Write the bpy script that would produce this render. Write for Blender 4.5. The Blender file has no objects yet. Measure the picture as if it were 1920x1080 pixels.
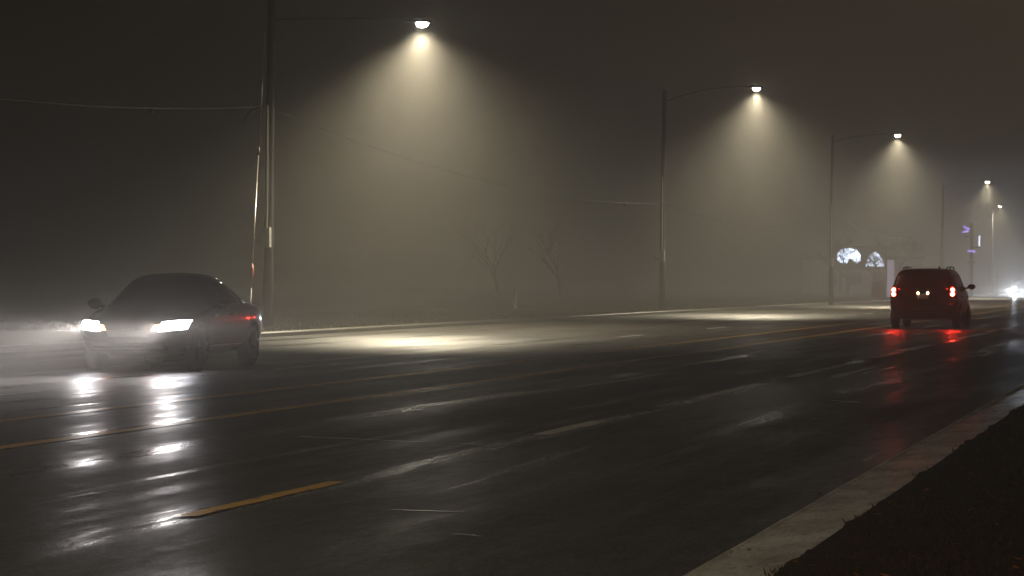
import bpy, bmesh, math, random
from mathutils import Vector, Matrix
from mathutils.bvhtree import BVHTree

random.seed(7)
scene = bpy.context.scene
COL = scene.collection
R = math.radians

# ------------------------------------------------------------------ camera, world, exposure
# world axes: +Y runs along the road, +X is to the right of it; the camera stands at the
# origin on the near verge and looks 14.5 degrees to the left of the road's direction
PHI = R(14.5)
FPX, HZ, CAMH = 5000.0, 530.0, 1.30          # focal length and horizon in photo pixels, eye height
cam_data = bpy.data.cameras.new("camera")
cam = bpy.data.objects.new("camera", cam_data)
COL.objects.link(cam)
cam_data.sensor_width = 36.0
cam_data.lens = 36.0 * FPX / 1920.0
cam_data.clip_start = 0.1
cam_data.clip_end = 3000.0
cam.location = (0, 0, CAMH)
cam.rotation_euler = (R(90) - (540 - HZ) / FPX, 0, PHI)
scene.camera = cam

world = bpy.data.worlds.new("World")
scene.world = world
world.use_nodes = True
bg = world.node_tree.nodes["Background"]
bg.inputs[0].default_value = (0.0052, 0.0046, 0.0033, 1)     # night sky, faintly lit by the town
bg.inputs[1].default_value = 1.0
_nt = world.node_tree
_tc = _nt.nodes.new('ShaderNodeTexCoord')
_dot = _nt.nodes.new('ShaderNodeVectorMath')
_dot.operation = 'DOT_PRODUCT'
_nt.links.new(_tc.outputs['Generated'], _dot.inputs[0])
_town = R(90) + PHI - R(20)                        # the town lies ahead to the right
_dot.inputs[1].default_value = (math.cos(_town), math.sin(_town), 0.06)
_mx = _nt.nodes.new('ShaderNodeMath')
_mx.operation = 'MAXIMUM'
_nt.links.new(_dot.outputs['Value'], _mx.inputs[0])
_mx.inputs[1].default_value = 0.0
_pw = _nt.nodes.new('ShaderNodeMath')
_pw.operation = 'POWER'
_nt.links.new(_mx.outputs[0], _pw.inputs[0])
_pw.inputs[1].default_value = 26.0
_mixw = _nt.nodes.new('ShaderNodeMix')
_mixw.data_type = 'RGBA'
_nt.links.new(_pw.outputs[0], _mixw.inputs[0])
_mixw.inputs[6].default_value = (0.0008, 0.0007, 0.0005, 1)
_mixw.inputs[7].default_value = (0.062, 0.046, 0.032, 1)
_nt.links.new(_mixw.outputs[2], bg.inputs[0])

scene.view_settings.view_transform = 'Standard'
scene.view_settings.look = 'None'
scene.view_settings.exposure = 0.0
scene.view_settings.gamma = 1.0
scene.render.engine = 'CYCLES'
cy = scene.cycles
cy.use_denoising = True
cy.denoiser = 'OPENIMAGEDENOISE'
cy.max_bounces = 8
cy.diffuse_bounces = 2
cy.glossy_bounces = 3
cy.transmission_bounces = 2
cy.volume_bounces = 3
cy.sample_clamp_indirect = 1.5
cy.caustics_reflective = False
cy.caustics_refractive = False
cy.use_adaptive_sampling = False

FOG = 0.0060
FOG_G = 0.60


def ground_pt(px, py, z=0.0):
    """photo pixel -> point at height z (used once to survey positions on the ground)"""
    depth = (CAMH - z) * FPX / (py - HZ)
    return from_cam((px - 960) / FPX * depth, depth, z)


def at_depth(px, py, depth):
    return from_cam((px - 960) / FPX * depth, depth, CAMH + (HZ - py) / FPX * depth)


def from_cam(X, depth, z):
    s = X * math.sin(PHI) + depth * math.cos(PHI)
    p = -X * math.cos(PHI) + depth * math.sin(PHI)
    return Vector((-p, s, z))


# ------------------------------------------------------------------ materials
def new_mat(name):
    m = bpy.data.materials.new(name)
    m.use_nodes = True
    return m, m.node_tree, m.node_tree.nodes["Principled BSDF"]


def N(nt, kind, **kw):
    n = nt.nodes.new(kind)
    for k, v in kw.items():
        if k in n.inputs.keys() if hasattr(n.inputs, 'keys') else False:
            n.inputs[k].default_value = v
        else:
            setattr(n, k, v)
    return n


def noise(nt, vec, scale, detail=4.0, rough=0.55, dist=0.0):
    n = nt.nodes.new('ShaderNodeTexNoise')
    n.inputs['Scale'].default_value = scale
    n.inputs['Detail'].default_value = detail
    n.inputs['Roughness'].default_value = rough
    n.inputs['Distortion'].default_value = dist
    nt.links.new(vec, n.inputs['Vector'])
    return n.outputs['Fac']


def mapping(nt, vec, scale=(1, 1, 1), loc=(0, 0, 0)):
    n = nt.nodes.new('ShaderNodeMapping')
    n.inputs['Scale'].default_value = scale
    n.inputs['Location'].default_value = loc
    nt.links.new(vec, n.inputs['Vector'])
    return n.outputs[0]


def mapr(nt, val, a, b, c, d, smooth=True):
    n = nt.nodes.new('ShaderNodeMapRange')
    n.interpolation_type = 'SMOOTHSTEP' if smooth else 'LINEAR'
    n.inputs[1].default_value = a
    n.inputs[2].default_value = b
    n.inputs[3].default_value = c
    n.inputs[4].default_value = d
    nt.links.new(val, n.inputs[0])
    return n.outputs[0]


def math_(nt, op, a, b=None):
    n = nt.nodes.new('ShaderNodeMath')
    n.operation = op
    for i, v in enumerate((a, b)):
        if v is None:
            continue
        if isinstance(v, (int, float)):
            n.inputs[i].default_value = v
        else:
            nt.links.new(v, n.inputs[i])
    return n.outputs[0]


def mixcol(nt, fac, a, b):
    n = nt.nodes.new('ShaderNodeMix')
    n.data_type = 'RGBA'
    if isinstance(fac, (int, float)):
        n.inputs[0].default_value = fac
    else:
        nt.links.new(fac, n.inputs[0])
    for i, v in ((6, a), (7, b)):
        if isinstance(v, tuple):
            n.inputs[i].default_value = v + (1,) if len(v) == 3 else v
        else:
            nt.links.new(v, n.inputs[i])
    return n.outputs[2]


def coords(nt):
    return nt.nodes.new('ShaderNodeTexCoord').outputs['Object']


def plain(name, col, rough=0.5, metal=0.0, vary=0.25, scale=6.0, coat=0.0):
    m, nt, b = new_mat(name)
    f = noise(nt, coords(nt), scale)
    c = mixcol(nt, f, tuple(x * (1 - vary) for x in col), tuple(min(1, x * (1 + vary)) for x in col))
    nt.links.new(c, b.inputs['Base Color'])
    b.inputs['Roughness'].default_value = rough
    b.inputs['Metallic'].default_value = metal
    b.inputs['Coat Weight'].default_value = coat
    b.inputs['Coat Roughness'].default_value = 0.04
    return m


def emitter(name, col, strength):
    m, nt, b = new_mat(name)
    b.inputs['Base Color'].default_value = (0.6, 0.6, 0.6, 1)
    b.inputs['Emission Color'].default_value = col + (1,)
    b.inputs['Emission Strength'].default_value = strength
    return m


# lateral positions on the road, metres to the left of the camera
P_KERB, P_DASH, P_B, P_A, P_FARDASH, P_FAR = 2.19, 5.46, 9.15, 10.9, 14.35, 21.6


def road_material():
    m, nt, b = new_mat("wet_asphalt")
    co = coords(nt)
    sep = nt.nodes.new('ShaderNodeSeparateXYZ')
    nt.links.new(co, sep.inputs[0])
    x = sep.outputs[0]
    # wobble of the across-road coordinate so that ruts are not ruler straight
    wob = noise(nt, mapping(nt, co, (0.25, 0.07, 1)), 1.0, 3)
    xw = math_(nt, 'ADD', x, math_(nt, 'MULTIPLY', math_(nt, 'SUBTRACT', wob, 0.5), 0.45))
    wet = None
    # seams and wheel ruts where water stands: (position, half width, depth of wetness)
    for p, w, a in ((P_DASH, 0.16, 1.0), (P_B, 0.24, 1.0), (P_A, 0.16, 0.9), (7.85, 0.20, 0.9),
                    (4.05, 0.22, 0.6), (12.6, 0.35, 0.7), (6.3, 0.16, 0.45), (16.2, 0.3, 0.6), (18.4, 0.5, 0.6),
                    (14.35, 0.25, 0.7), (20.3, 0.5, 0.7), (2.65, 0.18, 0.3)):
        d = math_(nt, 'ABSOLUTE', math_(nt, 'ADD', xw, p))
        k = mapr(nt, d, w * 0.25, w * 1.5, a, 0.0)
        wet = k if wet is None else math_(nt, 'MAXIMUM', wet, k)
    streak = noise(nt, mapping(nt, co, (2.2, 0.09, 1)), 1.0, 7, 0.66, 0.2)
    patch = noise(nt, mapping(nt, co, (1.6, 0.22, 1), (3.1, 7.7, 0)), 1.0, 7, 0.68, 0.3)
    gate = mapr(nt, patch, 0.40, 0.60, 0.10, 1.0)
    wet = math_(nt, 'MULTIPLY', wet, gate)
    wet = math_(nt, 'MAXIMUM', wet, mapr(nt, streak, 0.56, 0.70, 0.0, 0.8))
    fine = noise(nt, mapping(nt, co, (9.0, 2.6, 1)), 1.0, 8, 0.75)
    wet = math_(nt, 'MULTIPLY', wet, mapr(nt, fine, 0.34, 0.50, 0.25, 1.0))
    speck = noise(nt, mapping(nt, co, (26, 9, 1)), 1.0, 4, 0.7)
    wet = math_(nt, 'MULTIPLY', wet, mapr(nt, speck, 0.38, 0.55, 0.45, 1.0))
    rough = mapr(nt, wet, 0.0, 1.0, 0.42, 0.135, smooth=False)
    big = noise(nt, mapping(nt, co, (0.55, 0.08, 1), (5, 1, 0)), 1.0, 6, 0.65)
    rough = math_(nt, 'ADD', rough, math_(nt, 'MULTIPLY', math_(nt, 'SUBTRACT', 1.0, wet), mapr(nt, big, 0.38, 0.62, -0.08, 0.12)))
    rough = math_(nt, 'ADD', rough, mapr(nt, fine, 0.3, 0.7, -0.05, 0.07))
    nt.links.new(rough, b.inputs['Roughness'])
    grain = noise(nt, mapping(nt, co, (60, 15, 1)), 1.0, 4, 0.75)
    tone = noise(nt, mapping(nt, co, (0.6, 0.09, 1), (1, 2, 0)), 1.0, 4)
    c = mixcol(nt, mapr(nt, tone, 0.3, 0.7, 0, 1), (0.028, 0.027, 0.025), (0.060, 0.056, 0.050))
    c = mixcol(nt, mapr(nt, grain, 0.50, 0.72, 0, 0.7), c, (0.28, 0.26, 0.22))
    nt.links.new(c, b.inputs['Base Color'])
    b.inputs['IOR'].default_value = 1.4
    # aggregate relief, drowned where the water stands
    h1 = noise(nt, co, 38.0, 3, 0.7)
    ripple = noise(nt, mapping(nt, co, (2.4, 1.5, 1)), 1.0, 4, 0.6)
    bump = nt.nodes.new('ShaderNodeBump')
    bump.inputs['Distance'].default_value = 0.006
    nt.links.new(mapr(nt, wet, 0.0, 0.9, 0.75, 0.06, smooth=False), bump.inputs['Strength'])
    nt.links.new(h1, bump.inputs['Height'])
    bump2 = nt.nodes.new('ShaderNodeBump')
    bump2.inputs['Distance'].default_value = 0.010
    bump2.inputs['Strength'].default_value = 0.42
    nt.links.new(ripple, bump2.inputs['Height'])
    nt.links.new(bump.outputs[0], bump2.inputs['Normal'])
    nt.links.new(bump2.outputs[0], b.inputs['Normal'])
    return m


def paint_material(name, col, r0=0.30):
    m, nt, b = new_mat(name)
    co = coords(nt)
    wear = noise(nt, mapping(nt, co, (7, 2.0, 1)), 1.0, 7, 0.7)
    c = mixcol(nt, mapr(nt, wear, 0.31, 0.46, 0.0, 1.0), (0.05, 0.047, 0.04), col)
    nt.links.new(c, b.inputs['Base Color'])
    nt.links.new(mapr(nt, wear, 0.3, 0.6, 0.45, r0), b.inputs['Roughness'])
    bump = nt.nodes.new('ShaderNodeBump')
    bump.inputs['Distance'].default_value = 0.002
    bump.inputs['Strength'].default_value = 0.15
    nt.links.new(noise(nt, co, 30, 3), bump.inputs['Height'])
    nt.links.new(bump.outputs[0], b.inputs['Normal'])
    return m


def concrete_material():
    m, nt, b = new_mat("wet_concrete")
    co = coords(nt)
    a = noise(nt, mapping(nt, co, (2.5, 1.2, 2.5)), 1.0, 6, 0.65)
    g = noise(nt, mapping(nt, co, (42, 11, 42)), 1.0, 5, 0.75)
    d = noise(nt, mapping(nt, co, (9, 2.6, 9)), 1.0, 6, 0.7)
    c = mixcol(nt, mapr(nt, a, 0.3, 0.7, 0, 1), (0.34, 0.33, 0.29), (0.66, 0.64, 0.57))
    c = mixcol(nt, mapr(nt, d, 0.45, 0.70, 0, 0.6), c, (0.16, 0.14, 0.11))
    c = mixcol(nt, mapr(nt, g, 0.48, 0.70, 0, 0.85), c, (0.05, 0.045, 0.036))
    nt.links.new(c, b.inputs['Base Color'])
    nt.links.new(mapr(nt, a, 0.3, 0.7, 0.44, 0.28), b.inputs['Roughness'])
    bump = nt.nodes.new('ShaderNodeBump')
    bump.inputs['Distance'].default_value = 0.010
    bump.inputs['Strength'].default_value = 0.6
    nt.links.new(noise(nt, co, 24, 5, 0.7), bump.inputs['Height'])
    nt.links.new(bump.outputs[0], b.inputs['Normal'])
    return m


def earth_material():
    m, nt, b = new_mat("earth_and_grass")
    co = coords(nt)
    a = noise(nt, co, 0.35, 5)
    g = noise(nt, co, 9, 5, 0.7)
    c = mixcol(nt, mapr(nt, a, 0.35, 0.65, 0, 1), (0.016, 0.015, 0.007), (0.018, 0.014, 0.008))
    c = mixcol(nt, mapr(nt, g, 0.4, 0.65, 0, 0.7), c, (0.010, 0.008, 0.005))
    nt.links.new(c, b.inputs['Base Color'])
    b.inputs['Roughness'].default_value = 0.9
    b.inputs['Specular IOR Level'].default_value = 0.15
    bump = nt.nodes.new('ShaderNodeBump')
    bump.inputs['Distance'].default_value = 0.05
    bump.inputs['Strength'].default_value = 0.7
    nt.links.new(noise(nt, co, 14, 5, 0.7), bump.inputs['Height'])
    nt.links.new(bump.outputs[0], b.inputs['Normal'])
    return m


M = {}
M['road'] = road_material()
M['white_paint'] = paint_material("worn_white_paint", (0.88, 0.86, 0.78), 0.36)
M['yellow_paint'] = paint_material("worn_yellow_paint", (0.85, 0.48, 0.06), 0.36)
M['concrete'] = concrete_material()
M['old_concrete'] = plain('dark_old_concrete', (0.07, 0.065, 0.055), 0.6, vary=0.4)
M['earth'] = earth_material()
M['soil'] = plain('wet_brown_soil', (0.026, 0.016, 0.008), 0.9, vary=0.8, scale=14)
M['soil'].node_tree.nodes['Principled BSDF'].inputs['Specular IOR Level'].default_value = 0.1
M['tar'] = plain("glossy_tar", (0.012, 0.012, 0.012), 0.12)
M['blade'] = plain("grass_blade", (0.012, 0.012, 0.005), 0.9, vary=0.5, scale=3)
for _k in ('blade',):
    M[_k].node_tree.nodes['Principled BSDF'].inputs['Specular IOR Level'].default_value = 0.05
M['dry_blade'] = plain("dry_brown_grass", (0.040, 0.024, 0.010), 0.9, vary=0.8, scale=4)
M['dry_blade'].node_tree.nodes['Principled BSDF'].inputs['Specular IOR Level'].default_value = 0.05
M['leaf'] = plain("fallen_leaf", (0.22, 0.06, 0.015), 0.6, vary=0.6, scale=2)
M['wood'] = plain("weathered_pole_wood", (0.014, 0.012, 0.010), 0.9, vary=0.35)
M['bark'] = plain("wet_bark", (0.013, 0.011, 0.009), 0.8, vary=0.35)
M['steel'] = plain("galvanised_steel", (0.33, 0.33, 0.32), 0.42, 0.7)
M['wire'] = plain("bright_stranded_wire", (0.55, 0.53, 0.48), 0.30, 0.8)
M['cable'] = plain("black_cable_sheath", (0.012, 0.012, 0.012), 0.42)
M['shiny_cable'] = plain("wet_black_cable", (0.04, 0.04, 0.04), 0.16)
M['grey_box'] = plain("pale_grey_enamel", (0.42, 0.41, 0.38), 0.5)
M['orange'] = plain("orange_plastic", (0.62, 0.16, 0.06), 0.5)
M['dark_metal'] = plain("dark_fixture_paint", (0.02, 0.02, 0.02), 0.5, 0.3)
M['black_paint'] = plain("dark_car_paint", (0.006, 0.0055, 0.006), 0.18, 0.2, coat=1.0)
M['maroon_paint'] = plain("dark_maroon_car_paint", (0.014, 0.006, 0.006), 0.25, 0.2, coat=1.0)
M['glass'] = plain("dark_car_glass", (0.008, 0.008, 0.009), 0.06)
M['rubber'] = plain("tyre_rubber", (0.015, 0.015, 0.015), 0.75)
M['plastic'] = plain("black_trim_plastic", (0.015, 0.015, 0.015), 0.45)
M['chrome'] = plain("chrome", (0.7, 0.7, 0.7), 0.12, 1.0, vary=0.05)
M['alloy'] = plain("alloy_rim", (0.30, 0.30, 0.31), 0.35, 0.8)
M['red_lens'] = plain("red_lamp_lens", (0.25, 0.008, 0.008), 0.15)
M['plate'] = plain("pale_number_plate", (0.55, 0.50, 0.42), 0.4, vary=0.2, scale=12)
M['lamp_lens'] = emitter("street_lamp_lens", (1.0, 0.95, 0.82), 260.0)
M['far_lamp_lens'] = emitter("street_lamp_lens_far", (1.0, 0.95, 0.82), 210.0)
M['warm_lens'] = emitter("street_lamp_lens_warm", (1.0, 0.80, 0.50), 60.0)
M['headlight'] = emitter("headlight_lens", (0.93, 0.93, 1.0), 62.0)
M['far_headlight'] = emitter("headlight_lens_blue_white", (0.78, 0.85, 1.0), 9000.0)
M['indicator'] = emitter("amber_side_lamp", (1.0, 0.28, 0.05), 40.0)
M['tail_bulb'] = emitter("lit_tail_lamp", (1.0, 0.03, 0.016), 230.0)
M['plate_lamp'] = emitter("number_plate_lamp", (1.0, 0.72, 0.45), 9.0)
M['sign_face'] = emitter("backlit_sign_face", (0.66, 0.78, 1.0), 9.0)
M['violet'] = emitter("violet_neon", (0.34, 0.22, 1.0), 3.2)
M['white_tube'] = emitter("white_tube", (0.75, 0.75, 1.0), 5.0)
M['render_wall'] = plain("pale_rendered_wall", (0.45, 0.43, 0.42), 0.8)
M['roofing'] = plain("dark_roofing", (0.05, 0.05, 0.055), 0.8)
M['lit_panel'] = emitter("faintly_lit_panel", (0.75, 0.68, 0.85), 0.55)
M['pale_panel'] = plain("pale_painted_panel", (0.6, 0.57, 0.6), 0.6)


# ------------------------------------------------------------------ mesh helpers
class MB:
    def __init__(self):
        self.v, self.f = [], []

    def add(self, vs, fs):
        o = len(self.v)
        self.v += [tuple(p) for p in vs]
        self.f += [tuple(i + o for i in f) for f in fs]

    def box(self, c, s, rz=0.0):
        hx, hy, hz = s[0] / 2, s[1] / 2, s[2] / 2
        ca, sa = math.cos(rz), math.sin(rz)
        vs = []
        for dz in (-hz, hz):
            for dx, dy in ((-hx, -hy), (hx, -hy), (hx, hy), (-hx, hy)):
                vs.append((c[0] + dx * ca - dy * sa, c[1] + dx * sa + dy * ca, c[2] + dz))
        self.add(vs, [(3, 2, 1, 0), (4, 5, 6, 7), (0, 1, 5, 4), (1, 2, 6, 5), (2, 3, 7, 6), (3, 0, 4, 7)])

    def tube(self, pts, rad, n=8, caps=True):
        pts = [Vector(p) for p in pts]
        if isinstance(rad, (int, float)):
            rad = [rad] * len(pts)
        vs, fs = [], []
        up = None
        for i, p in enumerate(pts):
            d = (pts[min(i + 1, len(pts) - 1)] - pts[max(i - 1, 0)]).normalized()
            if up is None:
                a = Vector((0, 0, 1)) if abs(d.z) < 0.9 else Vector((1, 0, 0))
                up = d.cross(a).normalized()
            up = (up - d * up.dot(d)).normalized()
            side = d.cross(up)
            for k in range(n):
                t = 2 * math.pi * k / n
                vs.append(p + (up * math.cos(t) + side * math.sin(t)) * rad[i])
        for i in range(len(pts) - 1):
            for k in range(n):
                a, b_ = i * n + k, i * n + (k + 1) % n
                fs.append((a, b_, b_ + n, a + n))
        if caps:
            fs.append(tuple(reversed(range(n))))
            fs.append(tuple(range((len(pts) - 1) * n, len(pts) * n)))
        self.add(vs, fs)

    def lathe(self, prof, c, axis='Z', n=20, scale=(1, 1)):
        """prof: list of (radius, along)"""
        vs, fs = [], []
        for r_, a in prof:
            for k in range(n):
                t = 2 * math.pi * k / n
                u, w = r_ * math.cos(t) * scale[0], r_ * math.sin(t) * scale[1]
                if axis == 'Z':
                    vs.append((c[0] + u, c[1] + w, c[2] + a))
                elif axis == 'X':
                    vs.append((c[0] + a, c[1] + u, c[2] + w))
                else:
                    vs.append((c[0] + u, c[1] + a, c[2] + w))
        for i in range(len(prof) - 1):
            for k in range(n):
                a, b_ = i * n + k, i * n + (k + 1) % n
                fs.append((a, b_, b_ + n, a + n))
        fs.append(tuple(reversed(range(n))))
        fs.append(tuple(range((len(prof) - 1) * n, len(prof) * n)))
        self.add(vs, fs)

    def build(self, name, mat, parent=None, smooth=False):
        me = bpy.data.meshes.new(name)
        me.from_pydata(self.v, [], self.f)
        bm = bmesh.new()
        bm.from_mesh(me)
        bmesh.ops.recalc_face_normals(bm, faces=bm.faces)
        bm.to_mesh(me)
        bm.free()
        me.materials.append(mat)
        if smooth:
            for p in me.polygons:
                p.use_smooth = True
        o = bpy.data.objects.new(name, me)
        COL.objects.link(o)
        if parent is not None:
            o.parent = parent
        return o


def empty(name, loc=(0, 0, 0), rz=0.0):
    o = bpy.data.objects.new(name, None)
    o.empty_display_size = 0.3
    COL.objects.link(o)
    o.location = loc
    o.rotation_euler = (0, 0, rz)
    return o


def tag(o, label=None, cat=None, group=None, kind=None):
    if label:
        o["label"] = label
    if cat:
        o["category"] = cat
    if group:
        o["group"] = group
    if kind:
        o["kind"] = kind
    return o


def copy_tree(o, parent=None):
    c = o.copy()
    COL.objects.link(c)
    c.parent = parent
    for ch in list(o.children):
        copy_tree(ch, c)
    return c


def spot(name, loc, direction, power, col, size, blend, radius, parent=None):
    l = bpy.data.lights.new(name, 'SPOT')
    l.energy = power
    l.color = col
    l.spot_size = size
    l.spot_blend = blend
    l.shadow_soft_size = radius
    o = bpy.data.objects.new(name, l)
    COL.objects.link(o)
    o.location = loc
    o.rotation_euler = Vector(direction).to_track_quat('-Z', 'Y').to_euler()
    if parent is not None:
        o.parent = parent
    return o


# ------------------------------------------------------------------ the setting
Y0, Y1 = -60.0, 860.0
X0, X1 = -380.0, 380.0
# one sheet of ground, lowered a little under the road strip
g = MB()
xs = [X0, -60, -P_FAR - 4.0, -P_FAR - 0.35, -P_FAR - 0.30, -1.80, -1.755, 0.6, 60, X1]
zs = [0.3, 0.25, 0.16, 0.11, -0.06, -0.06, 0.062, 0.10, 0.2, 0.3]
ys = [Y0, 0, 40, 80, 160, 300, 500, Y1]
vs, fs = [], []
for y in ys:
    for x, z in zip(xs, zs):
        vs.append((x, y, z))
n = len(xs)
for j in range(len(ys) - 1):
    for i in range(n - 1):
        fs.append((j * n + i, j * n + i + 1, (j + 1) * n + i + 1, (j + 1) * n + i))
g.add(vs, fs)
ground = tag(g.build('ground', M['earth']), kind='structure')

rd = MB()
rd.add([(-P_FAR, Y0, 0), (-P_KERB, Y0, 0), (-P_KERB, Y1, 0), (-P_FAR, Y1, 0)], [(0, 1, 2, 3)])
road = tag(rd.build('road', M['road']), kind='structure')


def strip(name, mat, p, s0, s1, w, z=0.004, parent=road, jitter=0.0):
    mb = MB()
    k = max(1, int((s1 - s0) / 0.5)) if jitter else 1
    vs = []
    for i in range(k + 1):
        y = s0 + (s1 - s0) * i / k
        a = random.uniform(-jitter, jitter)
        b_ = random.uniform(-jitter, jitter)
        vs += [(-p - w / 2 + a, y, z), (-p + w / 2 + b_, y, z)]
    mb.add(vs, [(2 * i, 2 * i + 1, 2 * i + 3, 2 * i + 2) for i in range(k)])
    return mb.build(name, mat, parent)


strip('yellow_line', M['yellow_paint'], P_A, Y0 + 5, 420, 0.19)
strip('yellow_line', M['yellow_paint'], P_B, Y0 + 5, 420, 0.19)
# broken white lane line; the dashes stand where the photograph shows them
dash0 = None


def seg_s(px, py):
    return ground_pt(px, py).y


dashes = [(13.9, 16.55), (22.1, 24.35), (29.3, 33.9), (36.4, 42.8), (46.2, 50.2), (51.6, 56.0)]
for s0, s1 in dashes:
    strip('lane_dash', M['yellow_paint'] if s0 < 20 else M['white_paint'], P_DASH, s0, s1, 0.115 if s0 < 20 else 0.17, jitter=0.012)  # nearest white dash coloured yellow: warm lamplight put into its paint
for k in range(18):
    s0 = 62 + k * 9.0
    strip('lane_dash', M['white_paint'], P_DASH, s0, s0 + 3.0, 0.16)
for s0 in (26.5, 37.8, 49.5, 62, 74, 86, 98, 110, 122, 134, 146):
    strip('lane_dash', M['white_paint'], P_FARDASH - 0.9, s0, s0 + 3.0, 0.11, jitter=0.005)


def crack(points, w):
    mb = MB()
    vs = []
    k = 14
    for i in range(len(points) - 1):
        a, b_ = Vector(points[i]), Vector(points[i + 1])
        for j in range(k + (1 if i == len(points) - 2 else 0)):
            q = a.lerp(b_, j / k)
            o = random.uniform(-0.02, 0.02)
            vs += [(q.x, q.y - w / 2 + o, 0.003), (q.x, q.y + w / 2 + o + random.uniform(-.008, .008), 0.003)]
    nn = len(vs) // 2
    mb.add(vs, [(2 * i, 2 * i + 2, 2 * i + 3, 2 * i + 1) for i in range(nn - 1)])
    return mb.build('crack_seal', M['tar'], road)


for a, b_ in (((560, 819), (905, 834)), ((735, 956), (870, 961)), ((850, 1001), (905, 1006)), ((1370, 668), (1400, 671)), ((1560, 751), (1610, 755)),
              ((700, 699), (810, 702))):
    pa, pb = ground_pt(*a), ground_pt(*b_)
    crack([pa, pb], 0.05)

# near and far kerbs: a rolled concrete edge 0.1 m high, cast in lengths
def kerb(name, prof, y0, y1, step, mat):
    mb = MB()
    y = y0
    while y < y1:
        L = step if y < 140 else step * 8
        e = min(y + L - 0.012, y1)
        k = 6
        vs = []
        for j in range(k + 1):
            yy = y + (e - y) * j / k
            for (x, z) in prof:
                vs.append((x + random.uniform(-.004, .004), yy, z + random.uniform(-.002, .002)))
        nn = len(prof)
        fs = [(j * nn + i, j * nn + i + 1, (j + 1) * nn + i + 1, (j + 1) * nn + i) for j in range(k) for i in range(nn - 1)]
        fs += [tuple(range(nn)), tuple(reversed(range(k * nn, (k + 1) * nn)))]
        mb.add(vs, fs)
        y += L
    return tag(mb.build(name, mat), kind='structure')


kerb('kerb', [(-P_KERB, -0.05), (-P_KERB, 0.016), (-P_KERB + 0.012, 0.030), (-P_KERB + 0.035, 0.034), (-P_KERB + 0.05, 0.026), (-P_KERB + 0.15, 0.034),
              (-P_KERB + 0.30, 0.046), (-P_KERB + 0.42, 0.056), (-P_KERB + 0.445, 0.04), (-P_KERB + 0.445, -0.05)], 5.15, 420, 3.05, M['concrete'])
kerb('kerb', [(-P_FAR, -0.05), (-P_FAR, 0.09), (-P_FAR - 0.04, 0.12), (-P_FAR - 0.18, 0.125), (-P_FAR - 0.2, -0.05)], -40, 420, 3.0, M['old_concrete'])


# crumbly soil edge of the near verge, lapping over the back of the kerb
from mathutils import noise as mnoise
vg = MB()
vs, fs = [], []
NX, NY = 14, 520
for j in range(NY + 1):
    y = 6 + 74 * (j / NY) ** 1.5
    edge = -1.765 + 0.055 * mnoise.noise(Vector((y * 0.9, 0, 0))) + 0.045 * mnoise.noise(Vector((y * 3.7, 5, 0))) + 0.02 * mnoise.noise(Vector((y * 11, 9, 0)))
    for i in range(NX + 1):
        f = i / NX
        x = edge + (0.2 - edge) * f ** 1.6
        z = 0.048 + 0.055 * min(1, f * 4) ** .7 + 0.016 * mnoise.noise(Vector((x * 9, y * 4, 2))) + 0.010 * mnoise.noise(Vector((x * 30, y * 14, 7)))
        if i == NX:
            z = 0.05
        if i == 0:
            z = 0.03
        vs.append((x, y, z))
for j in range(NY):
    for i in range(NX):
        a = j * (NX + 1) + i
        fs.append((a, a + 1, a + NX + 2, a + NX + 1))
vg.add(vs, fs)
tag(vg.build('verge', M['soil'], None, True), kind='structure')


# rough grass on both verges, one mass each
def grass(name, x0, x1, y0, y1, count, hmin, hmax, zf, bias=1.0):
    mb = MB()
    vs, fs = [], []
    for _ in range(count):
        x = x0 + (x1 - x0) * random.random()
        y = y0 + (y1 - y0) * random.random() ** bias
        if x1 > 0 and x < -1.69 + 0.07 * math.sin(y * 2.1) + 0.05 * math.sin(y * 5.3 + 1):
            continue
        h = random.uniform(hmin, hmax)
        a = random.uniform(0, 6.283)
        w = random.uniform(0.0025, 0.006) * (1 + y / 30)
        lean = random.uniform(0.1, 0.9) * h
        b_ = random.uniform(0, 6.283)
        z = zf(x)
        o = len(vs)
        vs += [(x - w * math.cos(a), y - w * math.sin(a), z), (x + w * math.cos(a), y + w * math.sin(a), z),
               (x + lean * math.cos(b_), y + lean * math.sin(b_), z + h)]
        fs.append((o, o + 1, o + 2))
    me = bpy.data.meshes.new(name)
    me.from_pydata(vs, [], fs)
    me.materials.append(M['blade'])
    o = bpy.data.objects.new(name, me)
    COL.objects.link(o)
    return o


near = grass('grass', -1.82, 1.6, 8, 70, 70000, 0.015, 0.045, lambda x: 0.05 + 0.05 * min(1, max(0, (x + 1.78) * 4)), 1.7)
near.data.materials[0] = M['dry_blade']
tag(near, 'dark trampled grass on the near verge beside the kerb', 'grass', kind='stuff')
far = grass('grass', -P_FAR - 9, -P_FAR - 0.25, 58, 170, 22000, 0.04, 0.10, lambda x: 0.10 + 0.012 * (-P_FAR - x), 1.4)
tag(far, 'short dull green grass on the verge across the road', 'grass', kind='stuff')

lf = MB()
for _ in range(700):
    y = 9 + 40 * random.random() ** 1.8
    x = random.uniform(-1.80, 1.6)
    if random.random() < 0.05:
        x = random.uniform(-2.15, -1.80)
    z = (0.122 if x > -1.70 else 0.066) + random.uniform(0, 0.018)
    a = random.uniform(0, 6.28)
    L = random.uniform(0.010, 0.026)
    u = Vector((math.cos(a), math.sin(a), random.uniform(-.4, .4))) * L
    w = Vector((-math.sin(a), math.cos(a), random.uniform(-.4, .4))) * L * 0.45
    c = Vector((x, y, z))
    lf.add([c - u, c - w * .8, c + u * .3 - w, c + u, c + u * .3 + w, c - w * -.8], [(0, 1, 2, 3, 4, 5)])
tag(lf.build('fallen_leaves', M['leaf']), 'scattered small rust brown leaves lying on the near verge', 'leaves', kind='stuff')


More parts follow.
